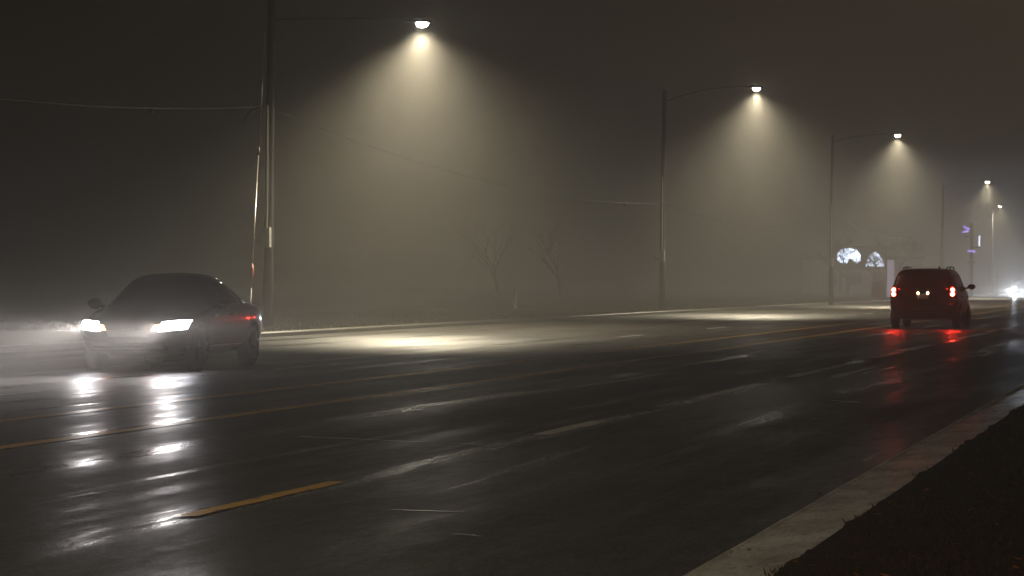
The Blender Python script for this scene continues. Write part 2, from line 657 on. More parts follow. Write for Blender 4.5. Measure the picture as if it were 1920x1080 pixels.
# ------------------------------------------------------------------ utility poles, lamps and wires
POLE1 = from_cam((502 - 960) / FPX * 71.0, 71.0, 0.0)
POLE2 = from_cam((1241 - 960) / FPX * 119.0, 119.0, 0.0)
POLE3 = from_cam((1558 - 960) / FPX * 157.0, 157.0, 0.0)
POLE4 = from_cam((1766 - 960) / FPX * 228.0, 228.0, 0.0)
POLE0 = Vector((POLE1.x, POLE1.y - 46, 0))


def utility_pole(base, height, label, lean=0.012):
    t = empty('utility_pole', base)
    tag(t, label, 'utility pole', 'wooden utility poles along the far verge')
    mb = MB()
    pts, rad = [], []
    for i in range(9):
        z = height * i / 8
        pts.append((lean * z, 0, z - (0.15 if i == 0 else 0)))
        rad.append(0.145 - 0.055 * i / 8)
    mb.tube(pts, rad, 14)
    mb.build('shaft', M['wood'], t, True)
    xb = lean * 2.5
    bx = MB()
    bx.box((xb + 0.03, -0.24, 2.50), (0.20, 0.16, 0.52))
    bx.tube([(xb + 0.03, -0.24, 2.76), (xb + 0.03, -0.20, 3.4), (xb + 0.03, -0.18, 6.0)], 0.022, 8)
    bx.build('equipment_box', M['grey_box'], t)
    br = MB()
    br.box((xb - 0.19, -0.22, 2.36), (0.2, 0.08, 0.07))
    br.box((xb - 0.29, -0.22, 2.39), (0.05, 0.10, 0.13))
    br.build('bracket', M['grey_box'], t)
    return t


utility_pole(POLE1, 10.6, 'tall wooden pole nearest on the left, grey box and guy wire on it')
utility_pole(POLE2, 9.9, 'faint wooden pole in the middle, left of the second street lamp')
utility_pole(POLE3, 10.0, 'hazy wooden pole just left of the bright backlit sign')
utility_pole(POLE4, 9.9, 'farthest hazy wooden pole, rising behind the dark minivan')


def lamp_optics(l, reach=3.0, aim=0.08):
    """road optics: long throw up and down the road, narrow across it"""
    l.use_nodes = True
    nt = l.node_tree
    em = nt.nodes["Emission"]
    geo = nt.nodes.new('ShaderNodeNewGeometry')
    sep = nt.nodes.new('ShaderNodeSeparateXYZ')
    nt.links.new(geo.outputs['Incoming'], sep.inputs[0])
    nz = math_(nt, 'MAXIMUM', math_(nt, 'MULTIPLY', sep.outputs[2], -1.0), 0.02)
    tx = math_(nt, 'DIVIDE', sep.outputs[0], nz)
    ty = math_(nt, 'ABSOLUTE', math_(nt, 'DIVIDE', sep.outputs[1], nz))
    ax = math_(nt, 'ABSOLUTE', math_(nt, 'SUBTRACT', tx, aim))
    across = math_(nt, 'ADD', mapr(nt, ax, 0.0, 1.1, 0.50, 0.0), mapr(nt, ax, 0.0, 1.95, 0.36, 0.0))
    wide = mapr(nt, math_(nt, 'ABSOLUTE', math_(nt, 'SUBTRACT', tx, 0.5)), 0.0, 2.8, 0.16, 0.0)
    across = math_(nt, 'ADD', across, wide)
    throw = math_(nt, 'POWER', math_(nt, 'ADD', 1.0, math_(nt, 'MULTIPLY', ty, ty)), 0.38)
    along = mapr(nt, ty, 1.0, reach, 1.0, 0.0)
    nt.links.new(math_(nt, 'MULTIPLY', math_(nt, 'MULTIPLY', across, along), throw), em.inputs['Strength'])


def street_lamp(head, pole_xy, pole_h, label, power, lens, own_pole=False, tint=(1.0, 0.875, 0.62), reach=3.0, aim=0.08):
    """cobra head lamp: curved arm from the pole, housing, drop lens and its light"""
    head = Vector(head)
    t = empty('street_lamp', head if not own_pole else (pole_xy[0], pole_xy[1], 0))
    tag(t, label, 'street lamp', 'street lamps along the road')
    off = Vector((0, 0, 0)) if not own_pole else head - Vector((pole_xy[0], pole_xy[1], 0))
    P = Vector((pole_xy[0], pole_xy[1], pole_h)) - head          # arm root in lamp coordinates
    d = Vector((-P.x, -P.y, 0)).normalized()
    root = P + d * 0.12
    end = -d * 0.22 + Vector((0, 0, 0.10))
    pts = []
    for i in range(11):
        f = i / 10
        q = root.lerp(end, f)
        q.z = root.z + (end.z - root.z) * (1 - (1 - f) ** 2.2)
        pts.append(q + off)
    mb = MB()
    mb.tube(pts, [0.026 - 0.008 * i / 10 for i in range(11)], 8)
    mb.build('arm', M['dark_metal'], t, True)
    if own_pole:
        pm = MB()
        pm.tube([(0, 0, -0.1), (0, 0, 0.02), (0, 0, pole_h + 0.1)], [0.16, 0.13, 0.075], 12)
        pm.build('shaft', M['dark_metal'], t, True)
    hd = MB()
    ang = math.atan2(d.y, d.x)
    prof_n = 9
    vs = []
    for i in range(prof_n):
        f = i / (prof_n - 1)
        lx = -0.36 + 0.80 * f
        wv = 0.05 + 0.13 * math.sin(math.pi * min(1, 0.12 + 0.83 * f)) ** 0.7
        hv = 0.04 + 0.075 * math.sin(math.pi * min(1, 0.1 + 0.82 * f))
        for k in range(12):
            a = math.pi * k / 11
            vs.append((lx, wv * math.cos(a), 0.03 + hv * math.sin(a)))
    fs = []
    for i in range(prof_n - 1):
        for k in range(11):
            fs.append((i * 12 + k, i * 12 + k + 1, (i + 1) * 12 + k + 1, (i + 1) * 12 + k))
        fs.append((i * 12 + 11, i * 12, (i + 1) * 12, (i + 1) * 12 + 11))
    fs += [tuple(range(12)), tuple(reversed(range((prof_n - 1) * 12, prof_n * 12)))]
    hd.add(vs, fs)
    h = hd.build('lamp_head', M['dark_metal'], t, True)
    h.location = off
    h.rotation_euler = (0, 0, ang)
    ln = MB()
    pr = []
    for i in range(8):
        a = math.pi / 2 * i / 7
        pr.append((math.cos(a) if i < 7 else 0.02, 0.022 - 0.13 * math.sin(a)))
    ln.lathe([(r_ * 0.115, z_) for r_, z_ in pr], (0.10, 0, 0), n=20, scale=(1.5, 1.0))
    ln.build('lens', lens, h, True)
    # the beam leans a little over the road, as the lamp heads do
    sp = spot('lamp_beam', (0.10, 0, -0.17), (0, 0, -1), power, tint, R(168), 0.15, 0.14, h)
    lamp_optics(sp.data, reach, aim)
    return t


LAMP_W = 14000.0
street_lamp(at_depth(785, 44, 72.4), POLE1 + Vector((0.1, 0, 0)), 8.3, 'nearest and brightest street lamp, lit, high at top centre of the view', LAMP_W * 0.9, M['lamp_lens'])
street_lamp(at_depth(1414, 166, 119), POLE2 + Vector((0.1, 0, 0)), 9.4, 'second lit street lamp, left of the third and high over the far pavement edge', LAMP_W, M['lamp_lens'])
street_lamp(at_depth(1680, 254, 157), POLE3 + Vector((0.1, 0, 0)), 9.6, 'third lit street lamp, hanging above the dark minivan', LAMP_W, M['lamp_lens'])
street_lamp(at_depth(1849, 341, 228), POLE4 + Vector((0.1, 0, 0)), 9.4, 'fourth lit street lamp, small, above the violet neon sign', LAMP_W, M['far_lamp_lens'])
l5 = at_depth(1873, 387, 302)
p5 = from_cam((1861 - 960) / FPX * 302, 302, 0)
street_lamp(l5, p5, 9.3, 'smallest, lowest and farthest lit street lamp, on its own dark post', LAMP_W * 0.6, M['far_lamp_lens'], own_pole=True)

# the lamp of the near verge, overhead and out of view: it lights the kerb and the near paint
street_lamp((-1.2, 0.5, 9.2), (1.9, 0.5), 9.0, 'warm street lamp on the near verge, high over the foreground kerb', 2600.0, M['warm_lens'],
            own_pole=True, tint=(1.0, 0.83, 0.60), reach=9.0, aim=-0.75)


def cable(a, b_, sag, r, label, mat, group, n=40, extra=None):
    a, b_ = Vector(a), Vector(b_)
    mb = MB()
    pts = []
    for i in range(n + 1):
        f = i / n
        q = (b_ - a) * f
        q.z -= 4 * sag * f * (1 - f)
        pts.append(q)
    mb.tube(pts, r, 6)
    t = empty('overhead_cable', a)
    tag(t, label, 'cable', group)
    mb.build('strand', mat, t, True)
    if extra:
        for f in extra:
            i = int(f * n)
            q = pts[i]
            c = MB()
            c.lathe([(0.01, 0.0), (0.045, -0.02), (0.05, -0.09), (0.02, -0.13)], (q.x, q.y, q.z), n=10)
            c.build('hanger', M['steel'], t, True)
    return t


CG = 'overhead cables strung between the utility poles'
o1 = Vector((0.05, -0.16, 0))
A1 = POLE1 + o1 + Vector((0, 0, 5.98))
A2 = POLE2 + o1 + Vector((0, 0, 4.85))
A3 = POLE3 + o1 + Vector((0, 0, 5.3))
A4 = POLE4 + o1 + Vector((0, 0, 5.3))
A0 = POLE0 + o1 + Vector((0, 0, 6.1))
cable(A0, A1, 1.0, 0.024, 'glinting cable running left out of view from the nearest pole', M['shiny_cable'], CG, extra=(0.825,))
cable(A1, A2, 0.75, 0.010, 'sagging cable between the nearest pole and the middle pole', M['cable'], CG, extra=(0.86,))
cable(A2, A3, 0.8, 0.012, 'faint cable between the middle pole and the pole by the sign', M['cable'], CG)
cable(A3, A4, 0.8, 0.012, 'faintest cable, between the pole by the sign and the farthest pole', M['cable'], CG)
q = Vector((0.05, -0.12, 10.2))
cable(POLE0 + q, POLE1 + q, 0.9, 0.010, 'thin high wire leaving the top of the nearest pole to the left', M['shiny_cable'], CG)
# slack loop of cable at the nearest pole
lp = MB()
base = POLE1 + Vector((-0.2, -0.2, 5.95))
lp.tube([(0, 0, 0), (-0.18, 0, -0.05), (-0.32, 0, -0.22), (-0.42, 0, -0.40), (-0.52, 0, -0.42)], 0.018, 6)
o = lp.build('cable_tail', M['cable'], None, True)
o.location = base
tag(o, 'short slack cable tail hooked beside the nearest pole', 'cable')

# guy wire of the nearest pole, with its insulator and orange marker
gt = at_depth(497, 60, 70.6)
ga = from_cam((466.5 - 960) / FPX * 66.0, 66.0, 0.1)
t = empty('guy_wire', ga)
tag(t, 'slanting guy wire beside the nearest pole with orange marker near its foot', 'guy wire')
vec = gt - ga


def guy_at(f):
    return vec * f


fi = 0.585
w = MB()
w.tube([guy_at(0.0), guy_at(fi - 0.012)], 0.014, 8)
w.tube([guy_at(fi + 0.012), guy_at(1.0)], 0.014, 8)
w.build('wire', M['wire'], t, True)
ins = MB()
ins.tube([guy_at(fi - 0.013), guy_at(fi), guy_at(fi + 0.013)], [0.03, 0.04, 0.03], 8)
ins.build('insulator', M['dark_metal'], t, True)
mk = MB()
fm = 1.45 / vec.z
mk.tube([guy_at(fm - 0.03), guy_at(fm - 0.005), guy_at(fm + 0.01), guy_at(fm + 0.028)], [0.02, 0.045, 0.05, 0.02], 10)
mk.build('marker', M['orange'], t, True)
gd = MB()
gd.tube([guy_at(0.0), guy_at(fm - 0.05)], 0.026, 8)
gd.build('guard', M['dark_metal'], t, True)


# ------------------------------------------------------------------ vehicles
def car_body(stations, arches, wheel_r, name, mat, parent):
    vs, fs = [], []
    ringn = None
    for (y, w_, zb, zs_, wt, zt, k) in stations:
        half = [(0, zb), (w_ * .62, zb), (w_ * .93, zb + .05), (w_ * 1.0, zb + (zs_ - zb) * .45), (w_ * .985, zs_ - .03), (w_ * .95, zs_ + .015),
                (wt + (w_ * .95 - wt) * .12, zt - .09), (wt * .86, zt - .015), (0, zt + .012)]
        ring = half + [(-a, b_) for a, b_ in reversed(half[1:-1])]
        ringn = len(ring)
        vs += [(a, y + k * (b_ - zb), b_) for a, b_ in ring]
    ns = len(stations)
    for i in range(ns - 1):
        for k in range(ringn):
            a, b_ = i * ringn + k, i * ringn + (k + 1) % ringn
            fs.append((a, b_, b_ + ringn, a + ringn))
    # end caps as strips of quads
    for base_, flip in ((0, False), ((ns - 1) * ringn, True)):
        for k in range(ringn // 2 - 1):
            a, b_, c, d = base_ + (k if k else 0), base_ + k + 1, base_ + (ringn - k - 1) % ringn, base_ + (ringn - k) % ringn
            if k == 0:
                f = (base_, base_ + 1, base_ + ringn - 1)
            else:
                f = (base_ + k, base_ + k + 1, base_ + ringn - k - 1, base_ + ringn - k)
            fs.append(f)
        k = ringn // 2
        fs.append((base_ + k - 1, base_ + k, base_ + k + 1))
    mb = MB()
    mb.add(vs, fs)
    o = mb.build(name, mat, parent, True)
    sub = o.modifiers.new("sub", 'SUBSURF')
    sub.levels = 2
    sub.render_levels = 2
    cutters = []
    for (y, side) in arches:
        c = MB()
        c.lathe([(wheel_r + .055, 0), (wheel_r + .055, 0.5)], (side * 0.62 if side > 0 else -1.12, y, wheel_r), axis='X', n=36)
        co = c.build('cut', mat)
        co.parent = parent
        cutters.append(co)
        b_ = o.modifiers.new("arch", 'BOOLEAN')
        b_.operation = 'DIFFERENCE'
        b_.solver = 'EXACT'
        b_.object = co
    # evaluate at the origin, in local coordinates
    dg = bpy.context.evaluated_depsgraph_get()
    me = bpy.data.meshes.new_from_object(o.evaluated_get(dg))
    o.modifiers.clear()
    o.data = me
    me.name = name
    for c in cutters:
        bpy.data.objects.remove(c, do_unlink=True)
    bm = bmesh.new()
    bm.from_mesh(me)
    tree = BVHTree.FromBMesh(bm)
    bm.free()
    return o, tree


def patch(tree, corners, axis, sign, nu, nv, off, name, mat, parent, bulge=0.0):
    """a panel lying on the body: corners (four, in the plane across 'axis') are projected on it"""
    pts = []
    a, b_, c, d = [Vector(q) for q in corners]
    grid = []
    for j in range(nv + 1):
        for i in range(nu + 1):
            u, v = i / nu, j / nv
            q = (a * (1 - u) + b_ * u) * (1 - v) + (d * (1 - u) + c * u) * v
            if axis == 'X':
                org, dr = Vector((sign * 3, q.x, q.y)), Vector((-sign, 0, 0))
            elif axis == 'Y':
                org, dr = Vector((q.x, sign * 5, q.y)), Vector((0, -sign, 0))
            else:
                org, dr = Vector((q.x, q.y, 4)), Vector((0, 0, -1))
            hit, nrm, _, _ = tree.ray_cast(org, dr)
            if hit is None:
                hit, nrm, _, _ = tree.find_nearest(org + dr * (2.2 if axis == 'X' else 2.8))
            edge = (i in (0, nu)) or (j in (0, nv))
            if nrm.dot(dr) > 0:
                nrm = -nrm
            bl = bulge * math.sin(math.pi * u) ** .5 * math.sin(math.pi * v) ** .5 if bulge else 0
            grid.append((hit, nrm, off + bl))
    vs = [h + n_ * o_ for h, n_, o_ in grid] + [h - n_ * 0.006 for h, n_, o_ in grid]
    nn = len(grid)
    fs = []
    W = nu + 1
    for j in range(nv):
        for i in range(nu):
            k = j * W + i
            fs.append((k, k + 1, k + W + 1, k + W))
    rim = [i for i in range(W)] + [j * W + nu for j in range(1, nv + 1)] + [nv * W + i for i in range(nu - 1, -1, -1)] + [j * W for j in range(nv - 1, 0, -1)]
    for i in range(len(rim)):
        p_, q_ = rim[i], rim[(i + 1) % len(rim)]
        fs.append((p_, q_, q_ + nn, p_ + nn))
    mb = MB()
    mb.add(vs, fs)
    return mb.build(name, mat, parent, True)


def wheel(parent, x, y, r, side):
    w_ = 0.21
    tm = MB()
    tm.lathe([(r * .66, -w_ / 2 * .9), (r * .86, -w_ / 2), (r * .97, -w_ / 2 * .85), (r, -w_ / 2 * .5), (r, w_ / 2 * .5), (r * .97, w_ / 2 * .85), (r * .86, w_ / 2), (r * .66, w_ / 2 * .9)],
             (0, 0, 0), axis='X', n=32)
    t_ = tm.build('wheel', M['rubber'], parent, True)
    t_.location = (x, y, r)
    rm = MB()
    o_ = side * w_ / 2 * 0.93
    rm.lathe([(r * .68, min(o_, o_ - side * .05)), (r * .68, max(o_, o_ - side * .05))], (0, 0, 0), axis='X', n=28)
    for k in range(7):
        a = 2 * math.pi * k / 7
        rm.tube([(o_ + side * .012, 0, 0), (o_ + side * .006, math.cos(a) * r * .64, math.sin(a) * r * .64)], [0.05, 0.025], 6)
    rm.lathe([(0.055, min(o_, o_ + side * .03)), (0.045, max(o_, o_ + side * .03))], (0, 0, 0), axis='X', n=14)
    rm.build('rim', M['alloy'], t_, True)
    return t_


def mirror(parent, x, y, z, side, mat):
    mb = MB()
    mb.lathe([(0.02, -0.09), (0.085, -0.07), (0.10, -0.01), (0.085, 0.06), (0.03, 0.085)], (x + side * 0.15, y, z), axis='Y', n=16, scale=(1.15, 0.85))
    mb.tube([(x - side * 0.03, y, z - .05), (x + side * .10, y, z - .02)], 0.025, 8)
    return mb.build('wing_mirror', mat, parent, True)


def low_beam(name, loc, heading, power, col, parent):
    """a dipped headlight: flat upper cut-off, wide to the sides"""
    l = bpy.data.lights.new(name, 'SPOT')
    l.energy = power
    l.color = col
    l.spot_size = R(150)
    l.spot_blend = 0.6
    l.shadow_soft_size = 0.06
    l.use_nodes = True
    nt = l.node_tree
    em = nt.nodes["Emission"]
    geo = nt.nodes.new('ShaderNodeNewGeometry')
    sep = nt.nodes.new('ShaderNodeSeparateXYZ')
    nt.links.new(geo.outputs['Incoming'], sep.inputs[0])
    stray = math_(nt, 'MULTIPLY', mapr(nt, sep.outputs[2], 0.0, 0.075, 0.38, 0.0), mapr(nt, sep.outputs[2], -0.02, 0.0, 0.0, 1.0))
    up = mapr(nt, sep.outputs[2], -0.022, 0.003, 1.0, 0.0)
    down = mapr(nt, sep.outputs[2], -0.55, -0.02, 0.12, 1.0)
    dot = nt.nodes.new('ShaderNodeVectorMath')
    dot.operation = 'DOT_PRODUCT'
    nt.links.new(geo.outputs['Incoming'], dot.inputs[0])
    dot.inputs[1].default_value = heading
    fwd = math_(nt, 'MAXIMUM', dot.outputs['Value'], 0.0)
    st = math_(nt, 'MULTIPLY', math_(nt, 'MULTIPLY', up, down), math_(nt, 'POWER', fwd, 60.0))
    st = math_(nt, 'ADD', st, math_(nt, 'MULTIPLY', stray, math_(nt, 'POWER', fwd, 8.0)))
    nt.links.new(st, em.inputs['Strength'])
    o = bpy.data.objects.new(name, l)
    COL.objects.link(o)
    o.location = loc
    o.rotation_euler = Vector((0, 1, 0)).to_track_quat('-Z', 'Y').to_euler()
    o.parent = parent
    return o


SEDAN = [(-2.20, .70, .42, .80, .58, .93, .04), (-2.10, .82, .30, .87, .66, 1.03, .03), (-1.65, .875, .22, .92, .67, 1.08, 0),
         (-1.22, .885, .20, .93, .64, 1.14, 0), (-0.62, .89, .18, .935, .58, 1.42, 0), (-0.1, .89, .18, .93, .58, 1.465, 0),
         (0.38, .89, .18, .92, .57, 1.42, 0), (1.05, .885, .19, .90, .64, 1.04, 0), (1.55, .865, .2, .82, .64, .94, 0),
         (1.98, .80, .24, .70, .60, .82, -.03), (2.18, .66, .32, .60, .50, .70, -.05)]


def sedan(loc, rz, label, head_mat, beam_power, beam_col, heading):
    t = empty('sedan_car')
    body, tree = car_body(SEDAN, [(1.33, 1), (1.33, -1), (-1.32, 1), (-1.32, -1)], .315, 'body', M['black_paint'], t)
    for sd in (1, -1):
        patch(tree, [(.18, .96), (.80, .955), (.40, 1.30), (.20, 1.345)], 'X', sd, 8, 6, .006, 'side_window', M['glass'], t)
        patch(tree, [(-.72, .965), (.10, .96), (.12, 1.35), (-.55, 1.335)], 'X', sd, 8, 6, .006, 'side_window', M['glass'], t)
        patch(tree, [(-1.15, .985), (-.80, .97), (-.66, 1.30), (-.80, 1.24)], 'X', sd, 6, 5, .006, 'side_window', M['glass'], t)
        patch(tree, [(-1.75, .33), (1.75, .33), (1.75, .37), (-1.75, .37)], 'X', sd, 20, 1, .012, 'sill_trim', M['chrome'], t)
        patch(tree, [(-.30, .80), (-.12, .80), (-.12, .83), (-.30, .83)], 'X', sd, 3, 1, .022, 'door_handle', M['chrome'], t)
        patch(tree, [(.62, .79), (.80, .79), (.80, .82), (.62, .82)], 'X', sd, 3, 1, .022, 'door_handle', M['chrome'], t)
        x0, x1 = (.44, .80)
        h = patch(tree, [(sd * x0, .585), (sd * x1, .615), (sd * .82, .745), (sd * .49, .72)], 'Y', 1, 10, 6, .010, 'headlight', head_mat, t, bulge=.04)
        patch(tree, [(sd * .35, .60), (sd * .425, .605), (sd * .46, .68), (sd * .39, .67)], 'Y', 1, 3, 3, .008, 'indicator', M['indicator'], t)
        low_beam('headlight_beam', (sd * .62, 2.22, .66), heading, beam_power, beam_col, h)
        patch(tree, [(sd * .44, .79), (sd * .73, .78), (sd * .73, .90), (sd * .50, .91)], 'Y', -1, 6, 4, .010, 'tail_light', M['red_lens'], t)
        mirror(t, sd * .86, .78, .98, sd, M['black_paint'])
        for y in (1.33, -1.32):
            wheel(t, sd * .775, y, .315, sd)
    patch(tree, [(-.60, 1.06), (.60, 1.06), (.47, 1.36), (-.47, 1.36)], 'Y', 1, 12, 6, .006, 'windscreen', M['glass'], t)
    patch(tree, [(-.58, 1.13), (.58, 1.13), (.47, 1.36), (-.47, 1.36)], 'Y', -1, 12, 6, .006, 'rear_window', M['glass'], t)
    patch(tree, [(-.30, .50), (.30, .50), (.34, .60), (-.34, .60)], 'Y', 1, 10, 3, .012, 'grille', M['plastic'], t)
    patch(tree, [(-.09, .60), (.09, .60), (.09, .63), (-.09, .63)], 'Y', 1, 4, 1, .02, 'badge', M['chrome'], t)
    patch(tree, [(-.58, .34), (.58, .34), (.52, .42), (-.52, .42)], 'Y', 1, 10, 2, .012, 'lower_grille', M['plastic'], t)
    patch(tree, [(-.62, .955), (.62, .955), (.62, .985), (-.62, .985)], 'Y', -1, 12, 1, .012, 'boot_trim', M['chrome'], t)
    t.location = loc
    t.rotation_euler = (0, 0, rz)
    tag(t, label, 'car', 'oncoming saloon cars')
    return t


YAW = R(3.4)                                        # drifting across its lane
HEAD = (math.sin(YAW), -math.cos(YAW), 0.0)
sedan((-15.48 + 2.2 * math.sin(YAW), 40.75 - 2.2 * math.cos(YAW), 0), math.pi + YAW, 'dark saloon car with glaring white headlights on the left, coming nearer', M['headlight'], 5000.0, (1.0, 0.93, 0.92), HEAD)
far_c = from_cam((1916 - 960) / FPX * 262, 262, 0)
sedan((far_c.x - 0.1, far_c.y + 2.1, 0), math.pi, 'distant saloon car at the right edge with bluish white headlights', M['far_headlight'], 30000.0, (0.78, 0.86, 1.0), (0.0, -1.0, 0.0))

VAN = [(-2.43, .84, .44, 1.00, .62, 1.58, .10), (-2.36, .93, .31, 1.04, .70, 1.66, .10), (-2.05, .97, .25, 1.06, .745, 1.70, .05),
       (-1.1, .985, .22, 1.06, .755, 1.725, 0), (0.25, .985, .22, 1.05, .75, 1.72, 0), (0.85, .98, .22, 1.045, .72, 1.64, 0),
       (1.55, .965, .22, 1.02, .74, 1.13, 0), (1.98, .92, .24, .90, .70, .99, 0), (2.32, .82, .30, .72, .62, .82, -.03), (2.45, .66, .38, .60, .50, .70, -.04)]


def minivan(loc, rz):
    t = empty('minivan')
    body, tree = car_body(VAN, [(1.52, 1), (1.52, -1), (-1.50, 1), (-1.50, -1)], .335, 'body', M['maroon_paint'], t)
    patch(tree, [(-.70, 1.10), (.70, 1.10), (.60, 1.54), (-.60, 1.54)], 'Y', -1, 14, 8, .007, 'rear_window', M['glass'], t)
    patch(tree, [(-.68, 1.10), (.68, 1.10), (.60, 1.56), (-.60, 1.56)], 'Y', 1, 12, 8, .007, 'windscreen', M['glass'], t)
    for sd in (1, -1):
        patch(tree, [(-2.0, 1.12), (-1.15, 1.12), (-1.15, 1.54), (-1.88, 1.50)], 'X', sd, 10, 6, .007, 'side_window', M['glass'], t)
        patch(tree, [(-1.07, 1.12), (-.05, 1.11), (-.05, 1.55), (-1.07, 1.55)], 'X', sd, 10, 6, .007, 'side_window', M['glass'], t)
        patch(tree, [(.03, 1.11), (1.15, 1.10), (.72, 1.50), (.03, 1.55)], 'X', sd, 10, 6, .007, 'side_window', M['glass'], t)
        tl = patch(tree, [(sd * .73, .88), (sd * .915, .90), (sd * .875, 1.22), (sd * .73, 1.22)], 'Y', -1, 6, 8, .012, 'tail_light', M['red_lens'], t)
        for zz, hh in ((1.095, .105), (.975, .10)):
            hit = tree.ray_cast(Vector((sd * .82, -5, zz)), Vector((0, 1, 0)))[0]
            bb = MB()
            bb.lathe([(.012, -.034), (.036, -.030), (.054, -.018), (.058, .0), (.058, .02)], (sd * .82, hit.y - .012, zz), axis='Y', n=20, scale=(1.0, 1.05))
            bb.build('bulb', M['tail_bulb'], tl, True)
        patch(tree, [(-.9, .88), (-.72, .88), (-.72, .915), (-.9, .915)], 'X', sd, 3, 1, .025, 'door_handle', M['plastic'], t)
        patch(tree, [(1.0, .88), (1.15, .88), (1.15, .915), (1.0, .915)], 'X', sd, 3, 1, .025, 'door_handle', M['plastic'], t)
        patch(tree, [(sd * .55, .70), (sd * .85, .70), (sd * .85, .84), (sd * .6, .82)], 'Y', 1, 5, 4, .01, 'headlight', M['alloy'], t)
        mirror(t, sd * .93, .98, 1.18, sd, M['plastic'])
        rl = MB()
        rl.tube([(sd * .60, -1.85, 1.68), (sd * .61, -1.70, 1.728), (sd * .62, -.8, 1.752), (sd * .62, .25, 1.748), (sd * .61, .5, 1.69)], .018, 8)
        rl.tube([(sd * .615, -.8, 1.69), (sd * .615, -.8, 1.75)], .018, 8)
        rl.build('roof_rail', M['dark_metal'], t, True)
        for y in (1.52, -1.50):
            wheel(t, sd * .86, y, .335, sd)
    pl = patch(tree, [(-.155, .84), (.155, .84), (.155, .985), (-.155, .985)], 'Y', -1, 4, 3, .016, 'number_plate', M['plate'], t)
    for sx in (-.135, .135):
        b_ = patch(tree, [(sx - .035, .975), (sx + .035, .975), (sx + .03, 1.04), (sx - .03, 1.04)], 'Y', -1, 3, 3, .03, 'plate_lamp', M['plate_lamp'], pl)
    patch(tree, [(.21, 1.03), (.33, 1.03), (.33, 1.055), (.21, 1.055)], 'Y', -1, 3, 1, .03, 'badge', M['chrome'], t)
    for sx in (-.12, .12):
        patch(tree, [(sx - .035, .785), (sx + .035, .785), (sx + .035, .805), (sx - .035, .805)], 'Y', -1, 2, 1, .03, 'bumper_bolt', M['chrome'], t)
    bp = patch(tree, [(-.86, .48), (.86, .48), (.86, .70), (-.86, .70)], 'Y', -1, 16, 4, .035, 'rear_bumper', M['maroon_paint'], t)
    patch(tree, [(-.3, .545), (.42, .545), (.42, .565), (-.3, .565)], 'Y', -1, 10, 1, .045, 'bumper_strip', M['chrome'], bp)
    ex = MB()
    ex.tube([(.42, -2.05, .28), (.42, -2.43, .27)], .035, 12)
    ex.build('exhaust_pipe', M['chrome'], t, True)
    an = MB()
    an.lathe([(.03, 0), (.022, .05), (.01, .075)], (.42, -1.95, 1.70), n=10)
    an.build('aerial', M['chrome'], t, True)
    wp = MB()
    wp.tube([(.05, -2.42, 1.09), (-.30, -2.425, 1.14), (-.42, -2.41, 1.17)], .01, 6)
    wp.build('wiper', M['plastic'], t)
    t.location = loc
    t.rotation_euler = (0, 0, rz)
    tag(t, 'dark minivan with roof rails and glowing red tail lights driving away', 'minivan')
    return t


v = from_cam((1730 - 960) / FPX * 75.0, 75.0, 0)
minivan((v.x, v.y + 2.43, 0), 0.0)


# ------------------------------------------------------------------ trees, signs and buildings beyond the road
def tree(base, height, spread, seed, label, lean=0.0, depth=5, forks=3, twig=0.008):
    rnd = random.Random(seed)
    trunk, crown = MB(), MB()

    def grow(p, d, L, r_, lev):
        pts, rad = [p], [r_]
        q = p.copy()
        dd = d.copy()
        for i in range(4):
            dd = (dd + Vector((rnd.uniform(-.16, .16), rnd.uniform(-.16, .16), rnd.uniform(-.02, .10)))).normalized()
            q = q + dd * L / 4
            pts.append(q.copy())
            rad.append(r_ * (1 - .11 * (i + 1)))
        (trunk if lev < 2 else crown).tube(pts, rad, 8 if lev < 2 else (5 if lev < 3 else 4), caps=False)
        if lev >= depth:
            return
        k = forks + (1 if lev < 2 else 0)
        for j in range(k):
            f = 0.45 + 0.55 * (j + 1) / k
            i = min(4, max(1, int(f * 4 + .5)))
            a = rnd.uniform(0, 6.283)
            el = rnd.uniform(.35, 1.0) * spread
            side = Vector((math.cos(a), math.sin(a), 0))
            nd = (dd * math.cos(el) + side * math.sin(el)).normalized()
            grow(pts[i], nd, L * rnd.uniform(.58, .80), max(twig, rad[i] * .62), lev + 1)

    grow(Vector((0, 0, -.1)), Vector((lean, 0, 1)).normalized(), height * .36, height * .022, 0)
    t = empty('bare_tree', base)
    tag(t, label, 'tree', 'bare trees beyond the road')
    trunk.build('trunk', M['bark'], t, True)
    crown.build('crown', M['bark'], t)
    return t


tree(at_depth(1590, 530, 250) - Vector((0, 0, CAMH)), 6.6, 1.25, 11, 'bare branching tree in front of the left half of the backlit sign', depth=5, forks=3, twig=.020)
tree(at_depth(1640, 530, 246) - Vector((0, 0, CAMH)), 6.0, 1.3, 23, 'bare spreading tree in front of the right half of the backlit sign', depth=5, forks=3, twig=.020)
tree(at_depth(1676, 530, 240) - Vector((0, 0, CAMH)), 7.0, .9, 5, 'bare tree beside the pale pillar, behind the minivan', depth=5)
tree(from_cam((936 - 960) / FPX * 235, 235, 0), 8.5, .8, 31, 'dark hazy tree beside the short pale post, left of the middle pole', depth=4)
tree(from_cam((1052 - 960) / FPX * 240, 240, 0), 9.0, .8, 47, 'dark hazy tree between the short pale post and the middle pole', depth=4)

# short pale marker post on the far verge
mp = from_cam((966 - 960) / FPX * 112, 112, 0.15)
t = empty('marker_post', mp)
tag(t, 'short pale marker post standing on the grass across the road', 'marker post')
mb = MB()
mb.box((0, 0, .45), (.10, .10, .95))
mb.build('post', M['pale_panel'], t)
mb = MB()
mb.box((.18, 0, -.02), (.30, .16, .10))
mb.build('foot', M['pale_panel'], t)

# backlit sign on its two legs, with a low building behind it
SD = 262.0


